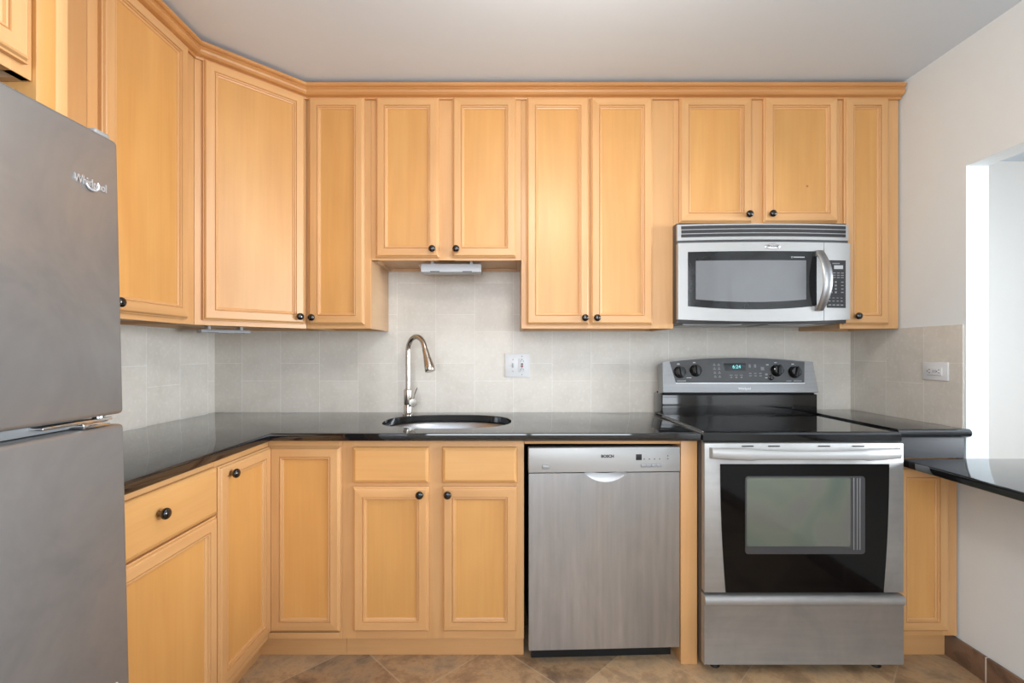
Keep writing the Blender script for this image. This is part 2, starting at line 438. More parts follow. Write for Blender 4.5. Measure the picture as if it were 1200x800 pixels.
# ------------------------------------------------------------------ cabinet builders
FT = 0.020     # door thickness
def knob_mesh():
    bm = bmesh.new(); M = Matrix.Rotation(PI/2, 4, 'X')
    lathe(bm, [(0.0085, 0), (0.0085, 0.002), (0.0055, 0.004), (0.0052, 0.010)], 16, M, 1)
    lathe(bm, [(0.0052, 0.010), (0.0105, 0.0115), (0.0145, 0.0155), (0.0158, 0.0205), (0.0145, 0.0255), (0.0100, 0.0292), (0.005, 0.0305), (0, 0.0308)], 20, M, 0)
    bmesh.ops.recalc_face_normals(bm, faces=bm.faces[:])
    me = bpy.data.meshes.new('knob'); bm.to_mesh(me); bm.free()
    me.materials.append(KNOB); me.materials.append(BRONZE)
    for p in me.polygons: p.use_smooth = True
    me.set_sharp_from_angle(angle=math.radians(40))
    return me
KNOB_ME = knob_mesh()
def add_knob(parent, loc):
    k = bpy.data.objects.new('knob', KNOB_ME); COL.objects.link(k); k.parent = parent; k.location = loc
    k['label'] = 'round black knob'; return k

def rect_ring(bm, w, h, u, y): return ring(bm, [(u, y, u), (w-u, y, u), (w-u, y, h-u), (u, y, h-u)])

def door(root, x0, x1, z0, z1, yf, knob=None, name='door', pmat=None):
    """mitred frame door lying on the face-frame plane y=yf, front towards -y"""
    w, h = x1-x0, z1-z0; bm = bmesh.new()
    prof = [(0.0, 0.0), (0.0, 0.0105), (0.0035, 0.0120), (0.0065, 0.0175), (0.0100, 0.0195), (0.0375, 0.0195), (0.0388, 0.0145), (0.0402, 0.0145), (0.0415, 0.0178), (0.0435, 0.0186), (0.0455, 0.0178), (0.0470, 0.0120), (0.0500, 0.0112), (0.0520, 0.0100), (0.0535, 0.0060), (0.0540, 0.002)]
    rs = [rect_ring(bm, w, h, u, -t) for u, t in prof]
    for a, b in zip(rs, rs[1:]):
        for i in range(4):
            j = (i+1) % 4
            f = bm.faces.new((a[i], a[j], b[j], b[i])); f.material_index = 1 if i in (0, 2) else 0
    d = finish(name, bm, [W_FV, W_FH], root, (x0, yf-0.0006, z0), angle=20)
    bx('panel', (0.051, w-0.051, -0.0072, -0.0005, 0.051, h-0.051), pmat or W_P, d)
    if knob: add_knob(d, (knob[0]-x0, -0.0190, knob[1]-z0))
    return d

def drawer_front(root, x0, x1, z0, z1, yf, knob=None, name='drawer'):
    w, h = x1-x0, z1-z0; bm = bmesh.new()
    rs = [rect_ring(bm, w, h, u, -t) for u, t in ((0, 0), (0, 0.011), (0.003, 0.0145), (0.012, 0.0195), (0.0135, 0.0195))]
    cap(bm, rs[0], 0)
    for a, b in zip(rs, rs[1:]): bridge(bm, a, b)
    cap(bm, rs[-1])
    d = finish(name, bm, W_PH, root, (x0, yf-0.0006, z0), angle=15)
    if knob: add_knob(d, (knob[0]-x0, -0.0190, knob[1]-z0))
    return d

def frame(root, stiles, rails, yf, th=0.019):
    """stiles (x0,x1,z0,z1) upright grain, rails (x0,x1,z0,z1) crossways"""
    bm = bmesh.new()
    for x0, x1, z0, z1 in stiles: box(bm, x0, x1, yf, yf+th, z0, z1, 0.0008, 0, 1)
    for x0, x1, z0, z1 in rails: box(bm, x0, x1, yf+0.0003, yf+th, z0, z1, 0.0006, 1, 1)
    return finish('face_frame', bm, [W_FV, W_FH], root, angle=20)

def carcass(root, x0, x1, D, H, z0=0.0, recess=0.014):
    """box with the bottom board set up a little between the sides"""
    t = 0.016; bm = bmesh.new(); yb, yf = -0.0012, -D+0.0185
    box(bm, x0, x0+t, yf, yb, z0, H); box(bm, x1-t, x1, yf, yb, z0, H)
    box(bm, x0+t, x1-t, yf, yb, z0+recess, z0+recess+t); box(bm, x0+t, x1-t, yf, yb, H-t, H)
    box(bm, x0+t, x1-t, yb-0.008, yb, z0, H)
    return finish('carcass', bm, W_IN, root)

ZU, ZT = 1.333, 2.395          # underside / top of the wall cabinets
DU = 0.305
def wall_cab(label, x0, x1, z0, doors, loc, rz=0.0, D=DU, zt=ZT, side_rail=0.0, rails=None):
    """doors: (x0, x1, z0, z1, knob) in local x measured from loc"""
    c = thing('wall_cabinet', label, 'cabinet', loc, rz)
    H = zt - loc[2]
    carcass(c, x0, x1, D, H)
    ds = sorted(doors, key=lambda d: d[0])
    xs = [x0] + [v for d in ds for v in (d[0], d[1])] + [x1]
    st = []
    for i in range(0, len(xs), 2):
        a, b = xs[i], xs[i+1]
        if i > 0: a -= 0.010
        if i < len(xs)-2: b += 0.010
        if b - a > 0.021 or i in (0, len(xs)-2): st.append((max(a, x0), min(b, x1), 0, H))
    zd0, zd1 = ds[0][2]-loc[2], ds[0][3]-loc[2]
    rl = [(x0+0.002, x1-0.002, 0, zd0+0.012), (x0+0.002, x1-0.002, zd1-0.012, H)]
    frame(c, st, rl, -D)
    for a, b, z_0, z_1, k in ds:
        door(c, a, b, z_0-loc[2], z_1-loc[2], -D, None if k is None else (k[0], k[1]-loc[2]))
    return c

DT = 2.378
# back wall, left to right
wall_cab('narrow one-door maple wall cabinet between corner cabinet and cabinet over sink', -0.926, -0.633, 0, [(-0.912, -0.660, 1.351, DT, (-0.889, 1.381))], (0, 0, ZU))
wall_cab('short two-door maple wall cabinet over the sink with light underneath', -0.6325, 0.0495, 0, [(-0.608, -0.323, 1.655, DT, (-0.350, 1.689)), (-0.2615, 0.027, 1.655, DT, (-0.243, 1.689))], (0, 0, 1.643))
wall_cab('tall two-door maple wall cabinet left of the microwave', 0.050, 0.7415, 0, [(0.073, 0.3575, 1.351, DT, (0.335, 1.380)), (0.3622, 0.644, 1.351, DT, (0.389, 1.380))], (0, 0, ZU))
mw_cab = wall_cab('short two-door maple wall cabinet above the microwave', 0.742, 1.4975, 0, [(0.765, 1.093, 1.812, DT, (1.070, 1.844)), (1.146, 1.481, 1.812, DT, (1.174, 1.846))], (0, 0, 1.800))
wall_cab('narrow one-door maple wall cabinet right of the microwave', 1.498, 1.766, 0, [(1.510, 1.712, 1.351, DT, (1.557, 1.388))], (0, 0, ZU))
kd = [c for c in mw_cab.children if c.name.startswith('door')][-1]
for c in kd.children:
    if c.name.startswith('panel'): c.data.materials[0] = W_KNOT
# left wall: local x runs towards the back wall
wall_cab('one-door maple wall cabinet on left wall beside the fridge', -0.2315, 0.2295, 0, [(-0.197, 0.176, 1.351, DT, (-0.160, 1.380))], (-1.537, -0.8415, ZU), PI/2)
# diagonal corner cabinet
cc = thing('corner_wall_cabinet', 'diagonal corner maple wall cabinet with one wide door', 'cabinet', (-1.537, 0, ZU))
H = ZT - ZU
A = Vector((-1.232 + 1.537, -0.611)); B = Vector((-0.927 + 1.537, -0.305))
bm = bmesh.new()
outer = [(0.001, -0.0012), (0.001, A.y+0.001), (A.x-0.014, A.y+0.001), (B.x-0.001, B.y+0.014), (B.x-0.001, -0.0012)]
prism_z(bm, outer, 0.014, 0.030); prism_z(bm, outer, H-0.016, H)
box(bm, 0.001, 0.012, A.y+0.001, -0.0012, 0.002, H); box(bm, 0.001, B.x-0.001, -0.012, -0.0012, 0.002, H)
box(bm, 0.001, A.x-0.014, A.y+0.001, A.y+0.016, 0.002, H); box(bm, B.x-0.016, B.x-0.001, B.y+0.014, -0.0012, 0.002, H)
finish('carcass', bm, W_IN, cc)
# face of the corner cabinet is built in its own frame: origin at A, local x to B
L = (B-A).length; ang = math.atan2(B.y-A.y, B.x-A.x)
def corner_part(o): o.location = Vector((A.x, A.y, 0)) + Matrix.Rotation(ang, 3, 'Z') @ Vector(o.location); o.rotation_euler = (0, 0, ang)
bm = bmesh.new()
for x0, x1 in ((0.0, 0.040), (L-0.030, L)): box(bm, x0, x1, 0, 0.019, 0, H, 0.0008, 0, 1)
for z0, z1 in ((0, 0.030), (DT-ZU-0.012, H)): box(bm, 0.002, L-0.002, 0.0003, 0.019, z0, z1, 0.0006, 1, 1)
corner_part(finish('face_frame', bm, [W_FV, W_FH], cc, angle=20))
corner_part(door(cc, 0.027, L-0.013, 0.020, DT-ZU, 0, (L-0.043, 0.051)))

# crown along the tops
crown_path = [(-1.232, -1.453), (-1.232, -0.611), (-0.927, -0.3055), (1.768, -0.3055)]
bm = bmesh.new()
sweep(bm, crown_path, [(0.001, 2.371), (0.010, 2.370), (0.012, 2.375), (0.012, 2.379), (0.018, 2.380), (0.027, 2.384), (0.033, 2.391), (0.035, 2.399), (0.033, 2.407), (0.029, 2.412), (0.029, 2.4145), (0.036, 2.416), (0.041, 2.420), (0.042, 2.425), (0.041, 2.430), (-0.020, 2.430), (-0.020, 2.3955), (0.001, 2.3955)])
tag(finish('crown_molding', bm, W_C, angle=25), 'rounded maple crown molding along the tops of the wall cabinets', 'molding')

# fridge surround
pn = thing('tall_end_panel', 'tall maple end panel between the fridge and left wall cabinet', 'panel', (-1.537, -1.4535, 0))
bx('board', (0.0005, 0.607, -0.026, 0, 0.0, 2.435), W_FV, pn, 0.001)
bx('filler_strip', (0.30, 0.6075, -0.066, -0.0262, 1.70, 2.435), W_P, pn, 0.001)
fc = thing('fridge_top_cabinet', 'deep maple wall cabinet above the fridge, cut off by the photo edge', 'cabinet', (-1.537, -1.905, 1.757), PI/2)
carcass(fc, -0.39, 0.384, 0.60, 0.675, recess=0.05)
frame(fc, [(-0.39, -0.35, 0, 0.665), (0.346, 0.384, 0, 0.665), (-0.02, 0.02, 0, 0.665)], [(-0.388, 0.382, 0, 0.030), (-0.388, 0.382, 0.63, 0.665)], -0.60)
door(fc, -0.372, -0.006, 0.022, 0.660, -0.60, (-0.03, 0.055)); door(fc, 0.006, 0.366, 0.022, 0.660, -0.60, (0.03, 0.055))
bx('filler_strip', (0.2315, 0.2960, -0.304, -0.286, 0, 1.10), W_FV, None)
fs = bpy.data.objects['filler_strip.001']
fs.name = 'scribe_strip'; fs.location = (-1.537, -1.4525+0.0, ZU-0.002)
bpy.data.meshes.remove(fs.data)
fs = bx('filler_panel', (0.0, 0.305, -0.3785, -0.001, 0.0, 1.062), W_FV, None, 0.0008, loc=(-1.537, -1.0735, ZU))
tag(fs, 'plain maple filler between left wall cabinet and tall end panel', 'panel')

# ------------------------------------------------------------------ base cabinets
DB = 0.584; ZBT = 0.8835
sb = thing('sink_base_cabinet', 'two-door maple base cabinet under the sink with two false drawers', 'cabinet', (0, 0, 0))
bm = bmesh.new()
t = 0.016
for a, b in ((-0.664, -0.664+t), (0.054-t, 0.054)): box(bm, a, b, -DB+0.0185, -0.0012, 0.096, ZBT); box(bm, a, b, -0.519, -0.0012, 0.0, 0.096)
box(bm, -0.664+t, 0.054-t, -DB+0.0185, -0.0012, 0.096, 0.112); box(bm, -0.664+t, 0.054-t, -0.010, -0.0012, 0.096, ZBT)
finish('carcass', bm, W_IN, sb)
frame(sb, [(-0.664, -0.612, 0.094, ZBT), (-0.3285, -0.259, 0.094, ZBT), (0.017, 0.054, 0.094, ZBT)],
      [(-0.662, 0.052, 0.094, 0.141), (-0.662, 0.052, 0.694, 0.722), (-0.662, 0.052, 0.842, ZBT)], -DB)
drawer_front(sb, -0.618, -0.3205, 0.714, 0.853, -DB, name='false_drawer'); drawer_front(sb, -0.267, 0.0267, 0.714, 0.853, -DB, name='false_drawer')
door(sb, -0.618, -0.3205, 0.130, 0.697, -DB, (-0.352, 0.672)); door(sb, -0.267, 0.0267, 0.130, 0.697, -DB, (-0.2435, 0.672))
bx('toe_kick', (-0.6635, 0.0535, -0.536, -0.520, 0.0, 0.0955), W_FH, sb)

cb = thing('corner_base_cabinet', 'L-shaped corner maple base cabinet with two hinged corner doors', 'cabinet', (-1.537, 0, 0))
lx = 0.58; bm = bmesh.new()   # local x from the left wall
poly = [(0.001, -0.0012), (0.001, -0.9245), (lx-0.0185, -0.9245), (lx-0.0185, -DB+0.0185), (0.8725, -DB+0.0185), (0.8725, -0.0012)]
prism_z(bm, poly, 0.096, 0.112)
box(bm, 0.001, 0.012, -0.9245, -0.0012, 0, ZBT); box(bm, 0.001, 0.8725, -0.012, -0.0012, 0, ZBT)
box(bm, 0.001, lx-0.0185, -0.9245, -0.9085, 0.112, ZBT); box(bm, 0.8565, 0.8725, -DB+0.0185, -0.0012, 0.112, ZBT)
finish('carcass', bm, W_IN, cb)
bm = bmesh.new()
for z0, z1 in ((0.094, 0.118), (0.850, ZBT)):
    box(bm, lx-0.0005, 0.860, -DB, -DB+0.0185, z0, z1, 0.0006, 1, 1); box(bm, lx-0.0185, lx, -0.915, -DB-0.0005, z0, z1, 0.0006, 1, 1)
box(bm, 0.860, 0.8725, -DB, -DB+0.0185, 0.094, ZBT, 0.0006, 0, 1); box(bm, lx-0.0185, lx, -0.9245, -0.915, 0.094, ZBT, 0.0006, 0, 1)
box(bm, lx-0.0185, lx-0.0005, -DB-0.0003, -DB+0.0185, 0.118, 0.850, 0.0006, 0, 1)
finish('face_frame', bm, [W_FV, W_FH], cb, angle=20)
door(cb, 0.5925, 0.870, 0.129, 0.855, -DB)
dl = door(cb, 0, 0.3280, 0.129, 0.855, 0, (0.0545, 0.821))
dl.location = (lx + 0.0006, -0.9225, 0.129); dl.rotation_euler = (0, 0, PI/2)
bm = bmesh.new()
sweep(bm, [(lx-0.055, -0.9245), (lx-0.055, -0.536), (0.8725, -0.536)], [(0, 0), (0, 0.0955), (-0.015, 0.0955), (-0.015, 0)])
finish('toe_kick', bm, W_FH, cb)

db = thing('drawer_base_cabinet', 'maple base cabinet with one drawer over one door beside the fridge', 'cabinet', (-1.537, -1.190, 0), PI/2)
bm = bmesh.new(); x0, x1 = -0.2625, 0.2645
for a, b in ((x0, x0+t), (x1-t, x1)): box(bm, a, b, -lx+0.0185, -0.0012, 0.096, ZBT); box(bm, a, b, -lx+0.071, -0.0012, 0, 0.096)
box(bm, x0+t, x1-t, -lx+0.0185, -0.0012, 0.096, 0.112); box(bm, x0+t, x1-t, -0.010, -0.0012, 0.096, ZBT)
finish('carcass', bm, W_IN, db)
frame(db, [(x0, x0+0.035, 0.094, ZBT), (x1-0.035, x1, 0.094, ZBT)], [(x0+0.002, x1-0.002, 0.094, 0.14), (x0+0.002, x1-0.002, 0.69, 0.72), (x0+0.002, x1-0.002, 0.845, ZBT)], -lx)
drawer_front(db, -0.257, 0.258, 0.7085, 0.8585, -lx, (0.0, 0.797))
door(db, -0.257, 0.258, 0.129, 0.7015, -lx, (-0.225, 0.66))
bx('toe_kick', (x0, x1, -lx+0.055, -lx+0.070, 0, 0.0955), W_FH, db)

rb = thing('narrow_base_cabinet', 'narrow maple base cabinet under the bar right of the stove', 'cabinet', (0, 0, 0))
bm = bmesh.new()
for a, b in ((1.4975, 1.4975+t), (1.7665-t, 1.7665)): box(bm, a, b, -DB+0.0185, -0.0012, 0.108, 0.896); box(bm, a, b, -0.519, -0.0012, 0.0, 0.108)
box(bm, 1.5135, 1.75, -DB+0.0185, -0.0012, 0.108, 0.124); box(bm, 1.5135, 1.75, -0.010, -0.0012, 0.108, 0.896)
finish('carcass', bm, W_IN, rb)
frame(rb, [(1.4975, 1.5235, 0.106, 0.896), (1.708, 1.7665, 0.106, 0.896)], [(1.4995, 1.7645, 0.106, 0.140), (1.4995, 1.7645, 0.756, 0.896)], -DB)
door(rb, 1.512, 1.722, 0.130, 0.776, -DB)
bx('toe_kick', (1.498, 1.7625, -0.535, -0.520, 0.0, 0.1075), W_FH, rb)

ep = thing('dishwasher_end_panel', 'maple end panel with top rail between dishwasher and stove', 'panel', (0.702, 0, 0))
bx('board', (-0.031, 0.0330, -0.594, -0.010, 0.0, ZBT), W_FV, ep, 0.0008)
bx('top_rail', (-0.6465, -0.0315, -0.590, -0.571, 0.8655, ZBT), W_FH, ep, 0.0006)

# ------------------------------------------------------------------ worktops
def superellipse(cx, cy, a, b, n=64, e=2.45):
    out = []
    for k in range(n):
        th = 2*PI*k/n; c, s = math.cos(th), math.sin(th)
        out.append((cx + a*math.copysign(abs(c)**(2/e), c), cy + b*math.copysign(abs(s)**(2/e), s)))
    return out
SX, SY, SA, SBB = -0.283, -0.312, 0.287, 0.208
ZK = 0.9145
bm = bmesh.new()
slab(bm, [(-1.5365, -0.0008), (-1.5365, -1.4525), (-0.921, -1.4525), (-0.921, -0.635), (0.7345, -0.635), (0.7345, -0.0008)], ZBT+0.0005, ZK, 0.006, superellipse(SX, SY, SA, SBB))
tag(finish('countertop', bm, GRANITE, angle=12), 'L-shaped polished black granite countertop around the sink and corner', 'countertop')
bm = bmesh.new()
slab(bm, [(1.498, -0.0008), (1.498, -0.622), (1.7765, -0.622), (1.7765, -0.6145), (1.7685, -0.6145), (1.7685, -0.0008)], 0.8965, 0.929, 0.0012)
# rounded nose along the front edge
tube(bm, [(1.4985, -0.616, 0.9128), (1.78, -0.616, 0.9128)], 0.0160, 16)
tag(finish('small_countertop', bm, GRANITE, angle=12), 'small black granite countertop in the corner right of the stove', 'countertop')
tag(bx('granite_riser', (1.499, 1.7685, -0.6115, -0.6050, 0.8145, 0.8955), GRANITE_H, None, 0.001), 'black granite riser strip between small countertop and bar top', 'panel')
bm = bmesh.new()
slab(bm, [(1.515, -0.6135), (1.515, -2.45), (2.12, -2.45), (2.12, -0.6135)], 0.7835, 0.813, 0.006)
tag(finish('bar_top', bm, GRANITE, angle=12), 'long black granite bar top running through the opening on the right', 'countertop')

# sink
sk = thing('sink', 'oval undermount stainless steel sink sunk in the black countertop', 'sink', (SX, SY, 0.72))
bm = bmesh.new()
rs = []
for g, z in ((0.018, 0.883), (0.012, 0.883), (0.008, 0.880), (-0.004, 0.86), (-0.012, 0.80), (-0.018, 0.76), (-0.030, 0.735), (-0.055, 0.722), (-0.10, 0.718), (-0.170, 0.716)):
    rs.append(ring(bm, [(x, y, z-0.72) for x, y in superellipse(0, 0, SA+g, SBB+g)]))
for a, b in zip(rs, rs[1:]): bridge(bm, a, b)
cap(bm, rs[-1])
finish('basin', bm, ST_BASIN, sk, angle=60)
bm = bmesh.new(); lathe(bm, [(0.0, -0.004), (0.030, -0.004), (0.040, -0.002), (0.044, 0.0005), (0.040, 0.0012), (0.028, -0.0015), (0, -0.0015)], 24)
finish('drain', bm, CHROME, sk)

# faucet
fx, fy = -0.507, -0.112
fa = thing('faucet', 'tall brushed nickel gooseneck pull-down faucet behind the sink', 'faucet', (fx, fy, ZK+0.0003))
bm = bmesh.new(); lathe(bm, [(0.027, 0), (0.027, 0.005), (0.0245, 0.008), (0.0205, 0.010), (0.0205, 0.048), (0.0195, 0.050), (0.0195, 0.053), (0.0205, 0.055), (0.0205, 0.120), (0.019, 0.126), (0.0145, 0.129)], 24)
finish('body', bm, NICKEL, fa)
R = 0.070; top = 0.386-R; dirv = Vector((0.72, -0.69, 0)).normalized()
bend = [Vector((0, 0, 0.121)), Vector((0, 0, 0.2)), Vector((0, 0, 0.26))]
for k in range(0, 17):
    th = PI*0.905*k/16; bend.append(Vector((0, 0, top)) + dirv*(R - R*math.cos(th)) + Vector((0, 0, R*math.sin(th))))
end = bend[-1]; dn = (bend[-1]-bend[-2]).normalized()
bend.append(end + dn*0.012)
bm = bmesh.new(); tube(bm, bend, 0.0125, 16); finish('spout', bm, NICKEL, fa, angle=60)
bm = bmesh.new(); e0 = end + dn*0.012
tube(bm, [e0, e0+dn*0.004, e0+dn*0.02, e0+dn*0.05, e0+dn*0.085, e0+dn*0.108, e0+dn*0.112], [0.0135, 0.0145, 0.0150, 0.0185, 0.0235, 0.0250, 0.0225], 20)
sh = finish('spray_head', bm, NICKEL, fa, angle=50)
bm = bmesh.new(); side = Vector((-0.72, -0.69, 0)); c0 = e0 + dn*0.030 + dirv*(-0.0155)
box(bm, c0.x-0.005, c0.x+0.005, c0.y-0.006, c0.y+0.006, c0.z-0.012, c0.z+0.012, 0.003)
finish('spray_button', bm, BLK, sh)
bm = bmesh.new(); hx = Vector((0.35, -0.937, 0.0)); 
M = Matrix.Translation((0.026, -0.016, 0.064)) @ hx.to_track_quat('Z', 'Y').to_matrix().to_4x4()
lathe(bm, [(0.016, -0.030), (0.020, -0.004), (0.0205, 0.014), (0.019, 0.016), (0, 0.017)], 24, M)
hd = finish('valve_handle', bm, NICKEL, fa)
bm = bmesh.new(); tube(bm, [(0.031, -0.024, 0.075), (0.036, -0.026, 0.10), (0.051, -0.030, 0.138)], [0.0036, 0.0032, 0.0028], 10)
finish('lever', bm, NICKEL, hd)

# ------------------------------------------------------------------ dishwasher
dw = thing('dishwasher', 'stainless front dishwasher with pale control strip under the counter', 'dishwasher', (0.3690, -0.580, 0), math.radians(2.2))
bm = bmesh.new(); box(bm, -0.286, 0.286, 0.012, 0.535, 0.055, 0.852, 0.002); box(bm, -0.283, 0.283, 0.035, 0.05, 0.0, 0.055)
finish('tub', bm, BLK_MAT, dw)
def pocket_outline(z1):
    pts = [(-0.2975, 0.064), (0.2975, 0.064), (0.2975, z1)]
    for k in range(0, 17):
        u = 1 - 2*k/16
        pts.append((0.005 + 0.083*u, z1 - 0.0) if k in (0, 16) else (0.005 + 0.083*u, z1 - 0.036*(1-u*u)**0.8))
    pts.append((-0.2975, z1)); return pts
bm = bmesh.new(); prism_y(bm, pocket_outline(0.7535), -0.020, 0.010)
d = finish('door', bm, ST_DW, dw, angle=20)
bm = bmesh.new()   # scooped hand hold behind the cut-out
n = 17; ra, rb_ = [], []
for k in range(n):
    u = 1 - 2*k/(n-1); ra.append(bm.verts.new((0.005+0.083*u, -0.0198, 0.7535 - 0.036*max(0, (1-u*u))**0.8))); rb_.append(bm.verts.new((0.005+0.080*u, 0.0095, 0.7535 - 0.008*max(0, (1-u*u)))))
bridge(bm, ra, rb_, closed=False); finish('handle_pocket', bm, WHITE_PL, d, angle=60)
bm = bmesh.new(); box(bm, -0.299, 0.299, -0.024, 0.010, 0.757, 0.8535, 0.0025)
cs = finish('control_strip', bm, SILVER, dw)
text('logo', 'BOSCH', 0.0155, MARK_B, cs, (0.0105, -0.0243, 0.819), bold=0.0006)
bx('display_window', (0.123, 0.146, -0.0247, -0.0235, 0.803, 0.826), MARK_B, cs, 0.0005)
for k in range(4): bx('indicator', (0.154+0.0205*k, 0.1575+0.0205*k, -0.0247, -0.0235, 0.8045, 0.809), MARK_D, cs)
for k in range(2): bx('indicator', (0.2475, 0.2515, -0.0247, -0.0235, 0.8055+0.0115*k, 0.8095+0.0115*k), MARK_D, cs)
bm = bmesh.new()
for k in range(4): box(bm, 0.146+0.0205*k, 0.162+0.0205*k, -0.0244, -0.0235, 0.830, 0.8315); box(bm, 0.150+0.0205*k, 0.162+0.0205*k, -0.0244, -0.0235, 0.825, 0.8262)
for k in range(2): box(bm, 0.256, 0.272, -0.0244, -0.0235, 0.8067+0.0115*k, 0.8082+0.0115*k)
finish('printed_mark', bm, MARK, cs)
for k in range(4): bx('button', (0.1440+0.0205*k, 0.1638+0.0205*k, -0.0275, -0.0235, 0.775, 0.7885), SILVER_D, cs, 0.002)
bx('button', (-0.246, -0.217, -0.0280, -0.0235, 0.7725, 0.787), SILVER_D, cs, 0.003)

# ------------------------------------------------------------------ stove
rc = 1.1155
rg = thing('stove', 'freestanding stainless steel electric stove with black glass cooktop', 'stove', (rc, 0, 0))
hw = 0.3785
bm = bmesh.new(); box(bm, -hw+0.002, hw-0.002, -0.628, -0.030, 0.036, 0.904, 0.002)
finish('cabinet_body', bm, GREY_PANEL, rg)
bm = bmesh.new()
pr = [(hw-0.004, 0.904), (hw, 0.908), (hw, 0.921), (hw-0.004, 0.9255), (hw-0.012, 0.927)]
def rr(u, z, yb=-0.100, yf=-0.648): return [(-hw+u, yf+u, z), (hw-u, yf+u, z), (hw-u, yb-u, z), (-hw+u, yb-u, z)]
rs = [ring(bm, rr(u, z)) for u, z in ((0.004, 0.884), (0.0, 0.888), (0.0, 0.912), (0.003, 0.9190), (0.010, 0.9215))]
for a, b in zip(rs, rs[1:]): bridge(bm, a, b)
cap(bm, rs[0]); cap(bm, rs[-1])
ck = finish('cooktop', bm, BLK_GLOSS, rg, angle=12)
bm = bmesh.new(); box(bm, -hw-0.0008, -hw+0.0045, -0.640, -0.105, 0.9190, 0.9230, 0.0008); finish('edge_trim', bm, ST, rg)
# back guard
bm = bmesh.new(); box(bm, -hw, hw, -0.158, -0.030, 0.900, 1.0215, 0.006, 0, 3); finish('rear_riser', bm, BLK_GLOSS, rg)
bx('vent_slot', (-hw+0.012, hw-0.012, -0.150, -0.04, 1.0205, 1.0275), BLK_MAT, rg)
tilt = math.radians(12)
def guard(name, outline, y0, y1, m, parent, **kw):
    bm = bmesh.new(); prism_y(bm, outline, y0, y1)
    o = finish(name, bm, m, parent, angle=25, **kw); return o
zb = 1.027
def arc_top(xa, xb, zs, zm, n=14): return [(xb + (xa-xb)*k/n, zs + (zm-zs)*(1-(2*k/n-1)**2)) for k in range(n+1)]
gd = guard('backguard', [(-0.376, 0), (0.376, 0)] + arc_top(-0.368, 0.368, 0.150, 0.171), -0.022, 0.055, ST, rg, loc=(0, -0.148, zb), rot=(-tilt, 0, 0))
cp = guard('control_panel', [(-0.311, 0.047), (0.311, 0.047)] + arc_top(-0.334, 0.326, 0.150, 0.170), -0.0245, 0.0, CTRL, gd)
bx('trim_line', (-0.313, 0.313, -0.0255, -0.0, 0.0415, 0.0462), CHROME, gd)
text('logo', 'Whirlpool', 0.0145, WHITE_PL, gd, (0.020, -0.0222, 0.018), bold=0.0005)
for k, (kx, kz) in enumerate(((-0.290, 0.098), (-0.212, 0.106), (0.183, 0.106), (0.268, 0.098))):
    bm = bmesh.new(); M = Matrix.Rotation(PI/2, 4, 'X')
    lathe(bm, [(0.029, 0), (0.029, 0.003), (0.0265, 0.006), (0.0245, 0.010), (0.023, 0.024), (0.020, 0.026), (0, 0.026)], 28, M)
    kb = finish('control_knob', bm, BLK_GLOSS, gd, (kx, -0.0246, kz))
    bm = bmesh.new(); box(bm, -0.0055, 0.0055, -0.036, -0.0255, -0.024, 0.024, 0.003)
    finish('grip', bm, BLK, kb, rot=(0, 0.15*(k-1), 0))
bm = bmesh.new(); lathe(bm, [(0.0125, 0), (0.0125, 0.003), (0.0095, 0.005), (0.009, 0.012), (0, 0.013)], 20, Matrix.Rotation(PI/2, 4, 'X'))
finish('oven_light_button', bm, BLK_GLOSS, gd, (0.152, -0.0246, 0.071))
bx('display', (-0.072, 0.036, -0.0253, -0.024, 0.105, 0.142), DISP, cp, 0.0005)
text('clock_digits', '6:24', 0.024, CYAN, cp, (-0.010, -0.0254, 0.1245), ext=0.0003)
bm = bmesh.new()   # printed button legends
for i in range(2):
    for j in range(4): box(bm, -0.124+0.022*i, -0.112+0.022*i, -0.0250, -0.024, 0.072+0.0195*j, 0.0765+0.0195*j); box(bm, -0.121+0.022*i, -0.115+0.022*i, -0.0250, -0.024, 0.079+0.0195*j, 0.0825+0.0195*j)
for i in range(3): box(bm, -0.048+0.025*i, -0.033+0.025*i, -0.0250, -0.024, 0.082, 0.0855); box(bm, -0.045+0.025*i, -0.036+0.025*i, -0.0250, -0.024, 0.070, 0.076)
for i in range(2): box(bm, 0.050+0.026*i, 0.060+0.026*i, -0.0250, -0.024, 0.121, 0.137)
for i in range(3): box(bm, 0.048+0.0245*i, 0.060+0.0245*i, -0.0250, -0.024, 0.090, 0.095); box(bm, 0.048+0.0245*i, 0.060+0.0245*i, -0.0250, -0.024, 0.078, 0.083)
box(bm, 0.108, 0.124, -0.0250, -0.024, 0.108, 0.124); box(bm, 0.126, 0.138, -0.0250, -0.024, 0.083, 0.092)
finish('button_legend', bm, MARK_K, cp)
bm = bmesh.new()
for x, z in ((-0.293, 0.139), (-0.215, 0.146), (0.183, 0.146), (0.266, 0.138), (0.142, 0.135), (0.130, 0.071)):
    box(bm, x-0.006, x+0.006, -0.0250, -0.024, z-0.0025, z+0.0025)
for x0, x1, z in ((-0.305, -0.262, 0.0555), (-0.258, -0.235, 0.071), (0.225, 0.250, 0.0555), (0.26, 0.30, 0.0555)): box(bm, x0, x1, -0.0250, -0.024, z-0.0012, z+0.0012)
finish('printed_mark', bm, MARK, cp)
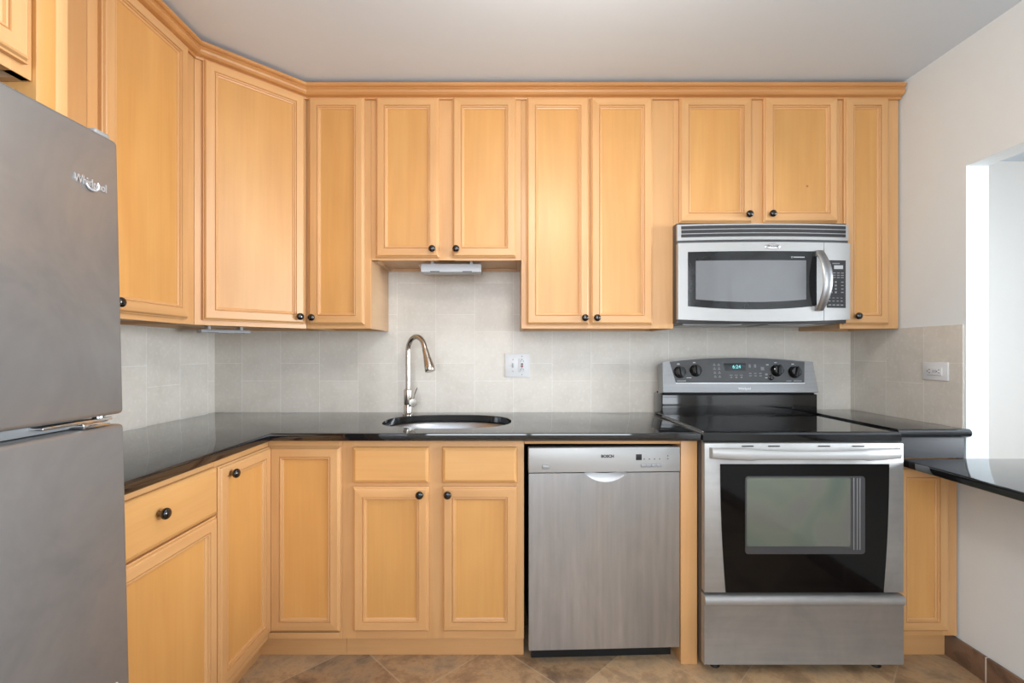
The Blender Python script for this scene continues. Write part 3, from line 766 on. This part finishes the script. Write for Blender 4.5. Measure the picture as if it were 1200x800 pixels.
# oven door
bx('vent_strip', (-hw+0.006, hw-0.006, -0.640, -0.600, 0.876, 0.8855), BLK_MAT, rg)
od = thing('x', 'x', 'x'); bpy.data.objects.remove(od)
bm = bmesh.new(); box(bm, -hw, hw, -0.659, -0.629, 0.3135, 0.881, 0.004)
od = finish('oven_door', bm, ST_DR, rg)
bm = bmesh.new()
pts = []
xt, xb_, zt_, zb_ = 0.320, 0.299, 0.8025, 0.3165
pts += [(-xb_, zb_), (xb_, zb_)]
for k in range(1, 9):
    u = k/8; pts.append((xb_ + (xt-xb_)*(1-(1-u)**1.9), zb_ + (zt_-zb_)*u))
for k in range(8, 0, -1):
    u = k/8; pts.append((-(xb_ + (xt-xb_)*(1-(1-u)**1.9)), zb_ + (zt_-zb_)*u))
prism_y(bm, pts, -0.6625, -0.6585); finish('door_glass', bm, OV_GLASS, od, angle=20)
def rrect(x0, x1, z0, z1, r, n=4):
    out = []
    for cx, cz, a0 in ((x1-r, z0+r, -PI/2), (x1-r, z1-r, 0), (x0+r, z1-r, PI/2), (x0+r, z0+r, PI)):
        for k in range(n+1): out.append((cx + r*math.cos(a0+PI/2*k/n), cz + r*math.sin(a0+PI/2*k/n)))
    return out
bm = bmesh.new(); prism_y(bm, rrect(-0.226, 0.228, 0.462, 0.757, 0.012), -0.6632, -0.6615); ow = finish('oven_window', bm, GREY_PANEL, od, angle=20)
bm = bmesh.new(); prism_y(bm, rrect(-0.220, 0.172, 0.492, 0.751, 0.008), -0.6637, -0.6628); finish('glass_pane', bm, OV_WIN, ow, angle=20)
bm = bmesh.new()
for x in (0.183, 0.196, 0.206): box(bm, x, x+0.004, -0.6640, -0.6628, 0.478, 0.750, 0.0005)
finish('rack_rail', bm, MARK_K, ow)
# handle: flat ends flowing into a round middle
bm = bmesh.new(); secs = []
for x, dep, hh, yy in ((-0.374, 0.010, 0.0195, -0.661), (-0.370, 0.020, 0.0205, -0.672), (-0.30, 0.022, 0.0215, -0.686), (-0.225, 0.023, 0.0225, -0.697), (-0.205, 0.0185, 0.0185, -0.700), (-0.10, 0.0175, 0.0165, -0.706), (0, 0.0175, 0.0165, -0.708),
                    (0.10, 0.0175, 0.0165, -0.706), (0.205, 0.0185, 0.0185, -0.700), (0.225, 0.023, 0.0225, -0.697), (0.30, 0.022, 0.0215, -0.686), (0.370, 0.020, 0.0205, -0.672), (0.374, 0.010, 0.0195, -0.661)):
    secs.append([bm.verts.new((x*0.958-0.002, yy + dep*math.cos(a)*0.5, 0.8455 + hh*math.sin(a))) for a in [2*PI*k/16 for k in range(16)]])
for a, b in zip(secs, secs[1:]): bridge(bm, a, b)
cap(bm, secs[0]); cap(bm, secs[-1]); finish('handle', bm, SILVER, od, angle=50)
bm = bmesh.new()
for x in (-0.215, -0.115, 0.075, 0.205): box(bm, x-0.022, x+0.022, -0.6612, -0.658, 0.868, 0.872)
finish('vent_slot', bm, BLK_MAT, od)
# storage drawer with a lipped top
bm = bmesh.new()
prof = [(-0.629, 0.038), (-0.655, 0.038), (-0.658, 0.041), (-0.658, 0.262), (-0.661, 0.267), (-0.667, 0.271), (-0.669, 0.279), (-0.667, 0.292), (-0.662, 0.299), (-0.655, 0.3025), (-0.629, 0.3025)]
ra = ring(bm, [(-hw, y, z) for y, z in prof]); rb2 = ring(bm, [(hw, y, z) for y, z in prof]); bridge(bm, ra, rb2); cap(bm, ra); cap(bm, rb2)
finish('storage_drawer', bm, ST_DR, rg, angle=40)
for fxp in (-0.315, 0.315):
    for fyp in (-0.60, -0.08):
        bm = bmesh.new(); lathe(bm, [(0.018, 0), (0.02, 0.004), (0.018, 0.012), (0.008, 0.014), (0.008, 0.037)], 16); finish('foot', bm, BLK, rg, (fxp, fyp, 0))

# ------------------------------------------------------------------ microwave
MZ = 1.354
mw = thing('microwave', 'stainless steel over-the-range microwave above the stove', 'microwave', (1.1165, 0, MZ))
bm = bmesh.new(); box(bm, -0.3775, 0.3775, -0.352, -0.0012, 0.0, 0.4445, 0.003)
finish('case', bm, GREY_PANEL, mw)
def bow(x, a=-0.378, b=0.378, base=-0.376, amt=0.024):
    u = (x-(a+b)/2)/((b-a)/2); return base - amt*(1-u*u)
def bowed(bm, x0, x1, zlo, zhi, yb, off=0.0, n=18, mat=0):
    """panel whose front follows the bowed face; zlo/zhi may be functions of x"""
    f = lambda v, x: v(x) if callable(v) else v
    xs = [x0 + (x1-x0)*k/n for k in range(n+1)]
    fl = [bm.verts.new((x, bow(x)-off, f(zlo, x))) for x in xs]; fh = [bm.verts.new((x, bow(x)-off, f(zhi, x))) for x in xs]
    bl = [bm.verts.new((x, bow(x)+yb, f(zlo, x))) for x in xs]; bh = [bm.verts.new((x, bow(x)+yb, f(zhi, x))) for x in xs]
    for p, q in ((fl, fh), (fh, bh), (bh, bl), (bl, fl)): bridge(bm, p, q, mat, closed=False)
    for k in (0, n): f_ = bm.faces.new((fl[k], fh[k], bh[k], bl[k])); f_.material_index = mat
bm = bmesh.new(); bowed(bm, -0.3785, 0.3785, 0.3645, 0.4345, 0.024, -0.010)
vg = finish('vent_grille', bm, SILVER, mw, angle=25)
for z0, z1 in ((0.4135, 0.4270), (0.3955, 0.4090), (0.3785, 0.3910)):
    bm = bmesh.new(); bowed(bm, -0.362, 0.362, z0, z1, 0.006, -0.0093); finish('louver_slot', bm, KEYP, vg, angle=25)
bm = bmesh.new(); bowed(bm, -0.3785, 0.3785, 0.3515, 0.3645, 0.024, -0.014); finish('seam_band', bm, GREY_PANEL, mw, angle=25)
lo = lambda x: 0.006 + 0.010*(x/0.378)**2
bm = bmesh.new(); bowed(bm, -0.3785, 0.2535, lo, 0.3510, 0.024); md = finish('door', bm, SILVER, mw, angle=25)
bm = bmesh.new(); bowed(bm, 0.2555, 0.3785, lo, 0.3510, 0.024); mc = finish('control_column', bm, SILVER, mw, angle=25)
wl = lambda x: 0.058 + 0.016*((x+0.06)/0.28)**2
bm = bmesh.new(); bowed(bm, -0.3375, 0.2200, wl, 0.3115, 0.004, 0.0012); wn = finish('window_frame', bm, MW_GLASS, md, angle=25)
w2 = lambda x: 0.090 + 0.013*((x+0.06)/0.24)**2
bm = bmesh.new(); bowed(bm, -0.3045, 0.1715, w2, 0.2715, 0.003, 0.0020); finish('window_screen', bm, MW_MESH, wn, angle=25)
bm = bmesh.new(); tube(bm, [(0.1085 + 0.0035*math.cos(a), bow(0.108)-0.0014, 0.285 + 0.0035*math.sin(a)) for a in [2*PI*k/12 for k in range(13)]], 0.0008, 6)
for k in range(8): box(bm, 0.116+0.0062*k, 0.1205+0.0062*k, bow(0.116+0.0062*k)-0.0018, bow(0.116+0.0062*k)-0.0008, 0.2825, 0.2875)
finish('printed_mark', bm, MARK, wn)
bm = bmesh.new(); M = Matrix.Translation((0.023, bow(0.023)-0.0005, 0.3315)) @ Matrix.Rotation(PI/2, 4, 'X') @ Matrix.Diagonal((1, 0.36, 1, 1))
lathe(bm, [(0.033, 0), (0.033, 0.0015), (0.030, 0.0025), (0, 0.003)], 32, M); lg = finish('logo_badge', bm, CHROME, md)
text('logo', 'Whirlpool', 0.0115, MARK_D, lg, (0.023, bow(0.023)-0.0037, 0.3315), ext=0.0003)
# bowed handle: a wide strip arching out from the door
bm = bmesh.new(); secs = []
for k in range(21):
    u = 2*k/20-1; z = 0.183 + 0.131*u; out = 0.010 + 0.040*(1-u*u); xc = 0.226 + 0.012*(1-u*u)
    w_ = 0.0155 + 0.0035*(1-u*u); yb_ = bow(0.235)
    secs.append([bm.verts.new(p) for p in ((xc-w_, yb_-out+0.004, z), (xc-w_*0.6, yb_-out-0.005, z), (xc+w_*0.6, yb_-out-0.007, z), (xc+w_, yb_-out-0.003, z), (xc+w_*0.8, yb_-out+0.008, z), (xc-w_*0.8, yb_-out+0.010, z))])
for a, b in zip(secs, secs[1:]): bridge(bm, a, b)
cap(bm, secs[0]); cap(bm, secs[-1])
for u in (-1, 1): box(bm, 0.212, 0.240, bow(0.226)-0.012, bow(0.226)-0.0005, 0.183+0.118*u-0.012, 0.183+0.118*u+0.012, 0.002)
finish('handle', bm, ST, md, angle=50)
bm = bmesh.new(); bowed(bm, 0.2670, 0.3560, 0.066, 0.2745, 0.003, 0.0012, 6); kp = finish('keypad', bm, KEYP, mc, angle=25)
yk = lambda x: bow(x)-0.0016
def kmark(bm, x0, x1, z0, z1): box(bm, x0, x1, yk((x0+x1)/2)-0.0006, yk((x0+x1)/2)+0.001, z0, z1)
bm = bmesh.new(); kmark(bm, 0.281, 0.340, 0.236, 0.252); finish('display', bm, MARK, kp)
bm = bmesh.new()
for j in range(3):
    for i in range(4): kmark(bm, 0.276+0.019*i, 0.288+0.019*i, 0.197+0.010*j, 0.2005+0.010*j)
for j in range(4):
    for i in range(2): kmark(bm, 0.284+0.020*i, 0.292+0.020*i, 0.130+0.015*j, 0.138+0.015*j)
    kmark(bm, 0.334, 0.344, 0.132+0.015*j, 0.136+0.015*j)
for i in range(4): kmark(bm, 0.274+0.019*i, 0.283+0.019*i, 0.094, 0.0975); kmark(bm, 0.274+0.019*i, 0.283+0.019*i, 0.108, 0.1105); kmark(bm, 0.274+0.019*i, 0.286+0.019*i, 0.076, 0.081)
kmark(bm, 0.280, 0.325, 0.258, 0.2625)
finish('key_legend', bm, MARK_K, kp)
for z in (0.082, 0.110): 
    bm = bmesh.new(); kmark(bm, 0.333, 0.345, z-0.005, z+0.005); finish('key', bm, MARK_B, kp)
bm = bmesh.new(); box(bm, -0.33, -0.06, -0.30, -0.10, -0.004, 0.0005, 0.001); finish('grease_filter', bm, ST, mw)
bm = bmesh.new(); box(bm, 0.06, 0.33, -0.30, -0.10, -0.004, 0.0005, 0.001); finish('grease_filter', bm, ST, mw)

# ------------------------------------------------------------------ fridge
FY = -1.522            # far side of the fridge
fr = thing('refrigerator', 'grey stainless top-freezer refrigerator at the left edge', 'refrigerator', (-1.5, FY, 0), math.radians(0))
lean = 0.0233
def shear(o):
    me = o.data
    for v in me.vertices: v.co.x -= lean*(v.co.z + o.location.z - 1.10)*1.0
XF = 0.746             # door face at z = 1.10, local x
bm = bmesh.new(); box(bm, 0.055, XF-0.085, -0.74, -0.004, 0.03, 1.626, 0.006); o = finish('cabinet_body', bm, GREY_PANEL, fr); shear(o)
bm = bmesh.new(); box(bm, XF-0.078, XF, -0.745, 0.0, 1.108, 1.637, 0.008, 0, 3); fz = finish('freezer_door', bm, ST_FR, fr); shear(fz)
bm = bmesh.new(); box(bm, XF-0.078, XF, -0.745, 0.0, 0.075, 1.0885, 0.008, 0, 3); fd = finish('fresh_food_door', bm, ST_FR, fr); shear(fd)
bm = bmesh.new(); box(bm, XF-0.0855, XF-0.0785, -0.735, -0.010, 0.08, 1.622); finish('door_gasket', bm, LIGHT_PL, fr); shear(bpy.data.objects['door_gasket'])
bm = bmesh.new(); box(bm, XF-0.10, XF-0.030, -0.735, -0.075, 1.090, 1.1070, 0.001); finish('center_rail', bm, SILVER_D, fr); 
bm = bmesh.new(); box(bm, XF-0.075, XF-0.006, -0.155, -0.020, 1.0985, 1.1045, 0.002); box(bm, XF-0.070, XF-0.002, -0.085, -0.030, 1.0900, 1.0985, 0.002)
lathe(bm, [(0.010, 1.0892), (0.010, 1.1075)], 14, Matrix.Translation((XF-0.020, -0.035, 0))); finish('center_hinge', bm, CHROME, fr)
bm = bmesh.new(); box(bm, XF-0.11, XF-0.020, -0.030, 0.004, 1.627, 1.647, 0.004, 0, 3); finish('top_hinge_cover', bm, SILVER_D, fr, (-0.012, 0, 0.006))
bx('base_grille', (0.30, XF-0.085, -0.735, -0.01, 0.0, 0.0285), BLK, fr)
for side_y in (-0.70,):
    pass
# badge on the freezer door, reading towards the wall
lgz, lgy = 1.5340, -0.064
xf_l = XF - lean*(lgz-1.10)
tilt_f = math.atan(lean)
lg = text('logo', 'Whirlpool', 0.0215, LOGO, fz, (xf_l+0.0008, lgy, lgz), rot=(PI/2 - 0.0, 0, PI/2), ext=0.0012, sx=0.74, bold=0.0)
lg.rotation_euler = (PI/2, -tilt_f*0, PI/2)
bm = bmesh.new()
tube(bm, [(xf_l+0.0025, lgy+0.002 + 0.0125*math.cos(a), lgz-0.001 + 0.0105*math.sin(a)) for a in [PI*1.05 + (PI*1.15)*k/14 for k in range(15)]], [0.0012 + 0.0012*math.sin(PI*k/14) for k in range(15)], 8)
finish('logo_swoosh', bm, LOGO, fz)
bm = bmesh.new(); z = 0.600; xs_ = XF - lean*(z-1.10); lathe(bm, [(0.006, 0), (0.005, 0.0008), (0, 0.001)], 12, Matrix.Translation((xs_, -0.035, z)) @ Matrix.Rotation(PI/2, 4, 'Y')); finish('paint_chip', bm, WHITE_PL, fd)

# ------------------------------------------------------------------ small fittings
sw = thing('switch_plate', 'white double wall plate with switch and outlet behind the counter', 'outlet', (0.0375, -0.0003, 1.157))
bm = bmesh.new(); box(bm, -0.0645, 0.0645, -0.006, 0, -0.062, 0.062, 0.0025); pl = finish('plate', bm, WHITE_PL, sw)
bm = bmesh.new(); box(bm, -0.029, -0.019, -0.0072, -0.004, -0.0125, 0.0125, 0.001); box(bm, -0.0275, -0.0205, -0.015, -0.006, -0.006, 0.005, 0.002); finish('toggle_switch', bm, LIGHT_PL, sw)
bm = bmesh.new(); box(bm, 0.006, 0.040, -0.0085, -0.004, -0.036, 0.036, 0.0015); rc_ = finish('receptacle', bm, WHITE_PL, sw)
bx('reset_button', (0.017, 0.029, -0.0098, -0.008, 0.004, 0.0105), MARK_B, rc_, 0.0006); bx('test_button', (0.017, 0.029, -0.0098, -0.008, -0.008, 0.001), RED, rc_, 0.0006)
bm = bmesh.new()
for zc in (-0.021, 0.022):
    for dx in (-0.0062, 0.0062): box(bm, 0.023+dx-0.0011, 0.023+dx+0.0011, -0.0088, -0.008, zc-0.004, zc+0.004)
    box(bm, 0.0208, 0.0252, -0.0088, -0.008, zc+0.0062, zc+0.0105)
finish('slot', bm, MARK_D, rc_)
bm = bmesh.new()
for x in (-0.024, 0.023):
    for z in (-0.030 if x < 0 else -0.047, 0.030 if x < 0 else 0.047): lathe(bm, [(0.003, 0), (0.0025, 0.0008), (0, 0.001)], 10, Matrix.Translation((x, -0.006, z)) @ Matrix.Rotation(PI/2, 4, 'X'))
finish('screw', bm, SILVER_D, pl)

so = thing('wall_outlet', 'white sideways wall outlet on the right tiled wall', 'outlet', (1.7687, -0.490, 1.147), -PI/2)
bm = bmesh.new(); box(bm, -0.0585, 0.0585, -0.006, 0, -0.0375, 0.0375, 0.0025); pl = finish('plate', bm, WHITE_PL, so)
bm = bmesh.new(); box(bm, -0.034, 0.034, -0.0085, -0.004, -0.0168, 0.0168, 0.0015); rc_ = finish('receptacle', bm, WHITE_PL, so)
bm = bmesh.new()
for xc in (-0.022, 0.022):
    for dz in (-0.0062, 0.0062): box(bm, xc-0.004, xc+0.004, -0.0088, -0.008, dz-0.0012, dz+0.0012)
    box(bm, xc-0.0115, xc-0.0075, -0.0088, -0.008, -0.0022, 0.0022)
box(bm, -0.0335, 0.0335, -0.0087, -0.008, -0.0166, -0.0160)
finish('slot', bm, MARK_D, rc_)
for x in (-0.007, 0.003): bx('button', (x, x+0.0065, -0.0096, -0.008, -0.006, 0.006), LIGHT_PL, rc_, 0.0005)

def under_light(label, loc, rz, w, hk=1.0):
    u = thing('under_cabinet_light', label, 'light', loc, rz)
    bm = bmesh.new(); prof = [(0.045, 0), (0.045, -0.026), (0.038, -0.036), (-0.034, -0.041), (-0.046, -0.036), (-0.048, -0.012), (-0.046, 0)]
    prof = [(y, z*hk) for y, z in prof]
    a = ring(bm, [(-w/2, y, z) for y, z in prof]); b = ring(bm, [(w/2, y, z) for y, z in prof]); bridge(bm, a, b); cap(bm, a); cap(bm, b)
    h = finish('housing', bm, LIGHT_PL, u, angle=50)
    for x in (-w*0.27, w*0.27): bx('finger_slot', (x-0.022, x+0.022, -0.0475, -0.044, -0.0375*hk, -0.0330*hk), GREY_PANEL, h, loc=(0, 0, 0))
    bm = bmesh.new()
    for x in (-w*0.33, w*0.33): box(bm, x-0.006, x+0.006, -0.03, 0.03, 0, 0.0170*hk**0.0, 0.001)
    finish('mounting_foot', bm, WHITE_PL, u)
    return u
ul = under_light('pale grey light bar under the cabinet over the sink', (-0.278, -0.190, 1.6395), 0, 0.282)
bm = bmesh.new(); tube(bm, [(-0.139, 0.02, -0.010), (-0.155, 0.02, -0.006), (-0.162, 0.025, 0.006), (-0.165, 0.028, 0.0135)], 0.0025, 8); finish('power_cord', bm, WHITE_PL, ul)
under_light('pale grey light bar under the diagonal corner cabinet', (-1.3450, -0.235, ZU-0.0034), -PI/4+PI/2, 0.20, 0.4)

# ceiling lamp (just above the picture)
cl = thing('ceiling_light', 'round opal glass ceiling light in the middle of the kitchen', 'light', (LAMP[0], LAMP[1], ZC))
bm = bmesh.new(); lathe(bm, [(0.07, 0), (0.07, -0.02), (0.06, -0.026), (0.012, -0.03), (0.012, -0.115), (0, -0.115)], 32); finish('canopy', bm, WHITE_PL, cl)
bm = bmesh.new(); lathe(bm, [(0.013, -0.108), (0.09, -0.116), (0.120, -0.135), (0.125, -0.155), (0.112, -0.178), (0.075, -0.198), (0.03, -0.206), (0, -0.207)], 32); finish('shade', bm, OPAL, cl)
pl_d = bpy.data.lights.new('ceiling_lamp', 'POINT'); pl_d.energy = LAMP_W; pl_d.color = LAMP_COL; pl_d.shadow_soft_size = 0.09
pl_o = bpy.data.objects.new('ceiling_lamp', pl_d); COL.objects.link(pl_o); pl_o.location = (LAMP[0], LAMP[1], 2.12)
# every printed mark, slot and foot becomes a part of its own
def split_loose(o):
    bm = bmesh.new(); bm.from_mesh(o.data); seen = set(); isl = []
    for v in bm.verts:
        if v in seen: continue
        st, cur = [v], []
        seen.add(v)
        while st:
            w = st.pop(); cur.append(w)
            for e in w.link_edges:
                x = e.other_vert(w)
                if x not in seen: seen.add(x); st.append(x)
        isl.append(set(cur))
    if len(isl) < 2: bm.free(); return
    stem = o.name.split('.')[0]
    for k, vs in enumerate(isl):
        b2 = bmesh.new(); mp = {v: b2.verts.new(v.co) for v in sorted(vs, key=lambda v: v.index)}
        for f in bm.faces:
            if f.verts[0] in vs:
                nf = b2.faces.new([mp[v] for v in f.verts]); nf.material_index = f.material_index; nf.smooth = f.smooth
        me = bpy.data.meshes.new(stem); b2.to_mesh(me); b2.free()
        for m in o.data.materials: me.materials.append(m)
        me.set_sharp_from_angle(angle=math.radians(30))
        if k == 0: first = me
        else:
            c = bpy.data.objects.new(stem, me); COL.objects.link(c); c.parent = o.parent; c.location = o.location; c.rotation_euler = o.rotation_euler
    bm.free(); o.data = first
for o in list(SC.objects):
    if o.type == 'MESH' and o.name.split('.')[0] in ('printed_mark', 'button_legend', 'key_legend', 'vent_slot', 'slot', 'rack_rail', 'mounting_foot', 'screw'): split_loose(o)
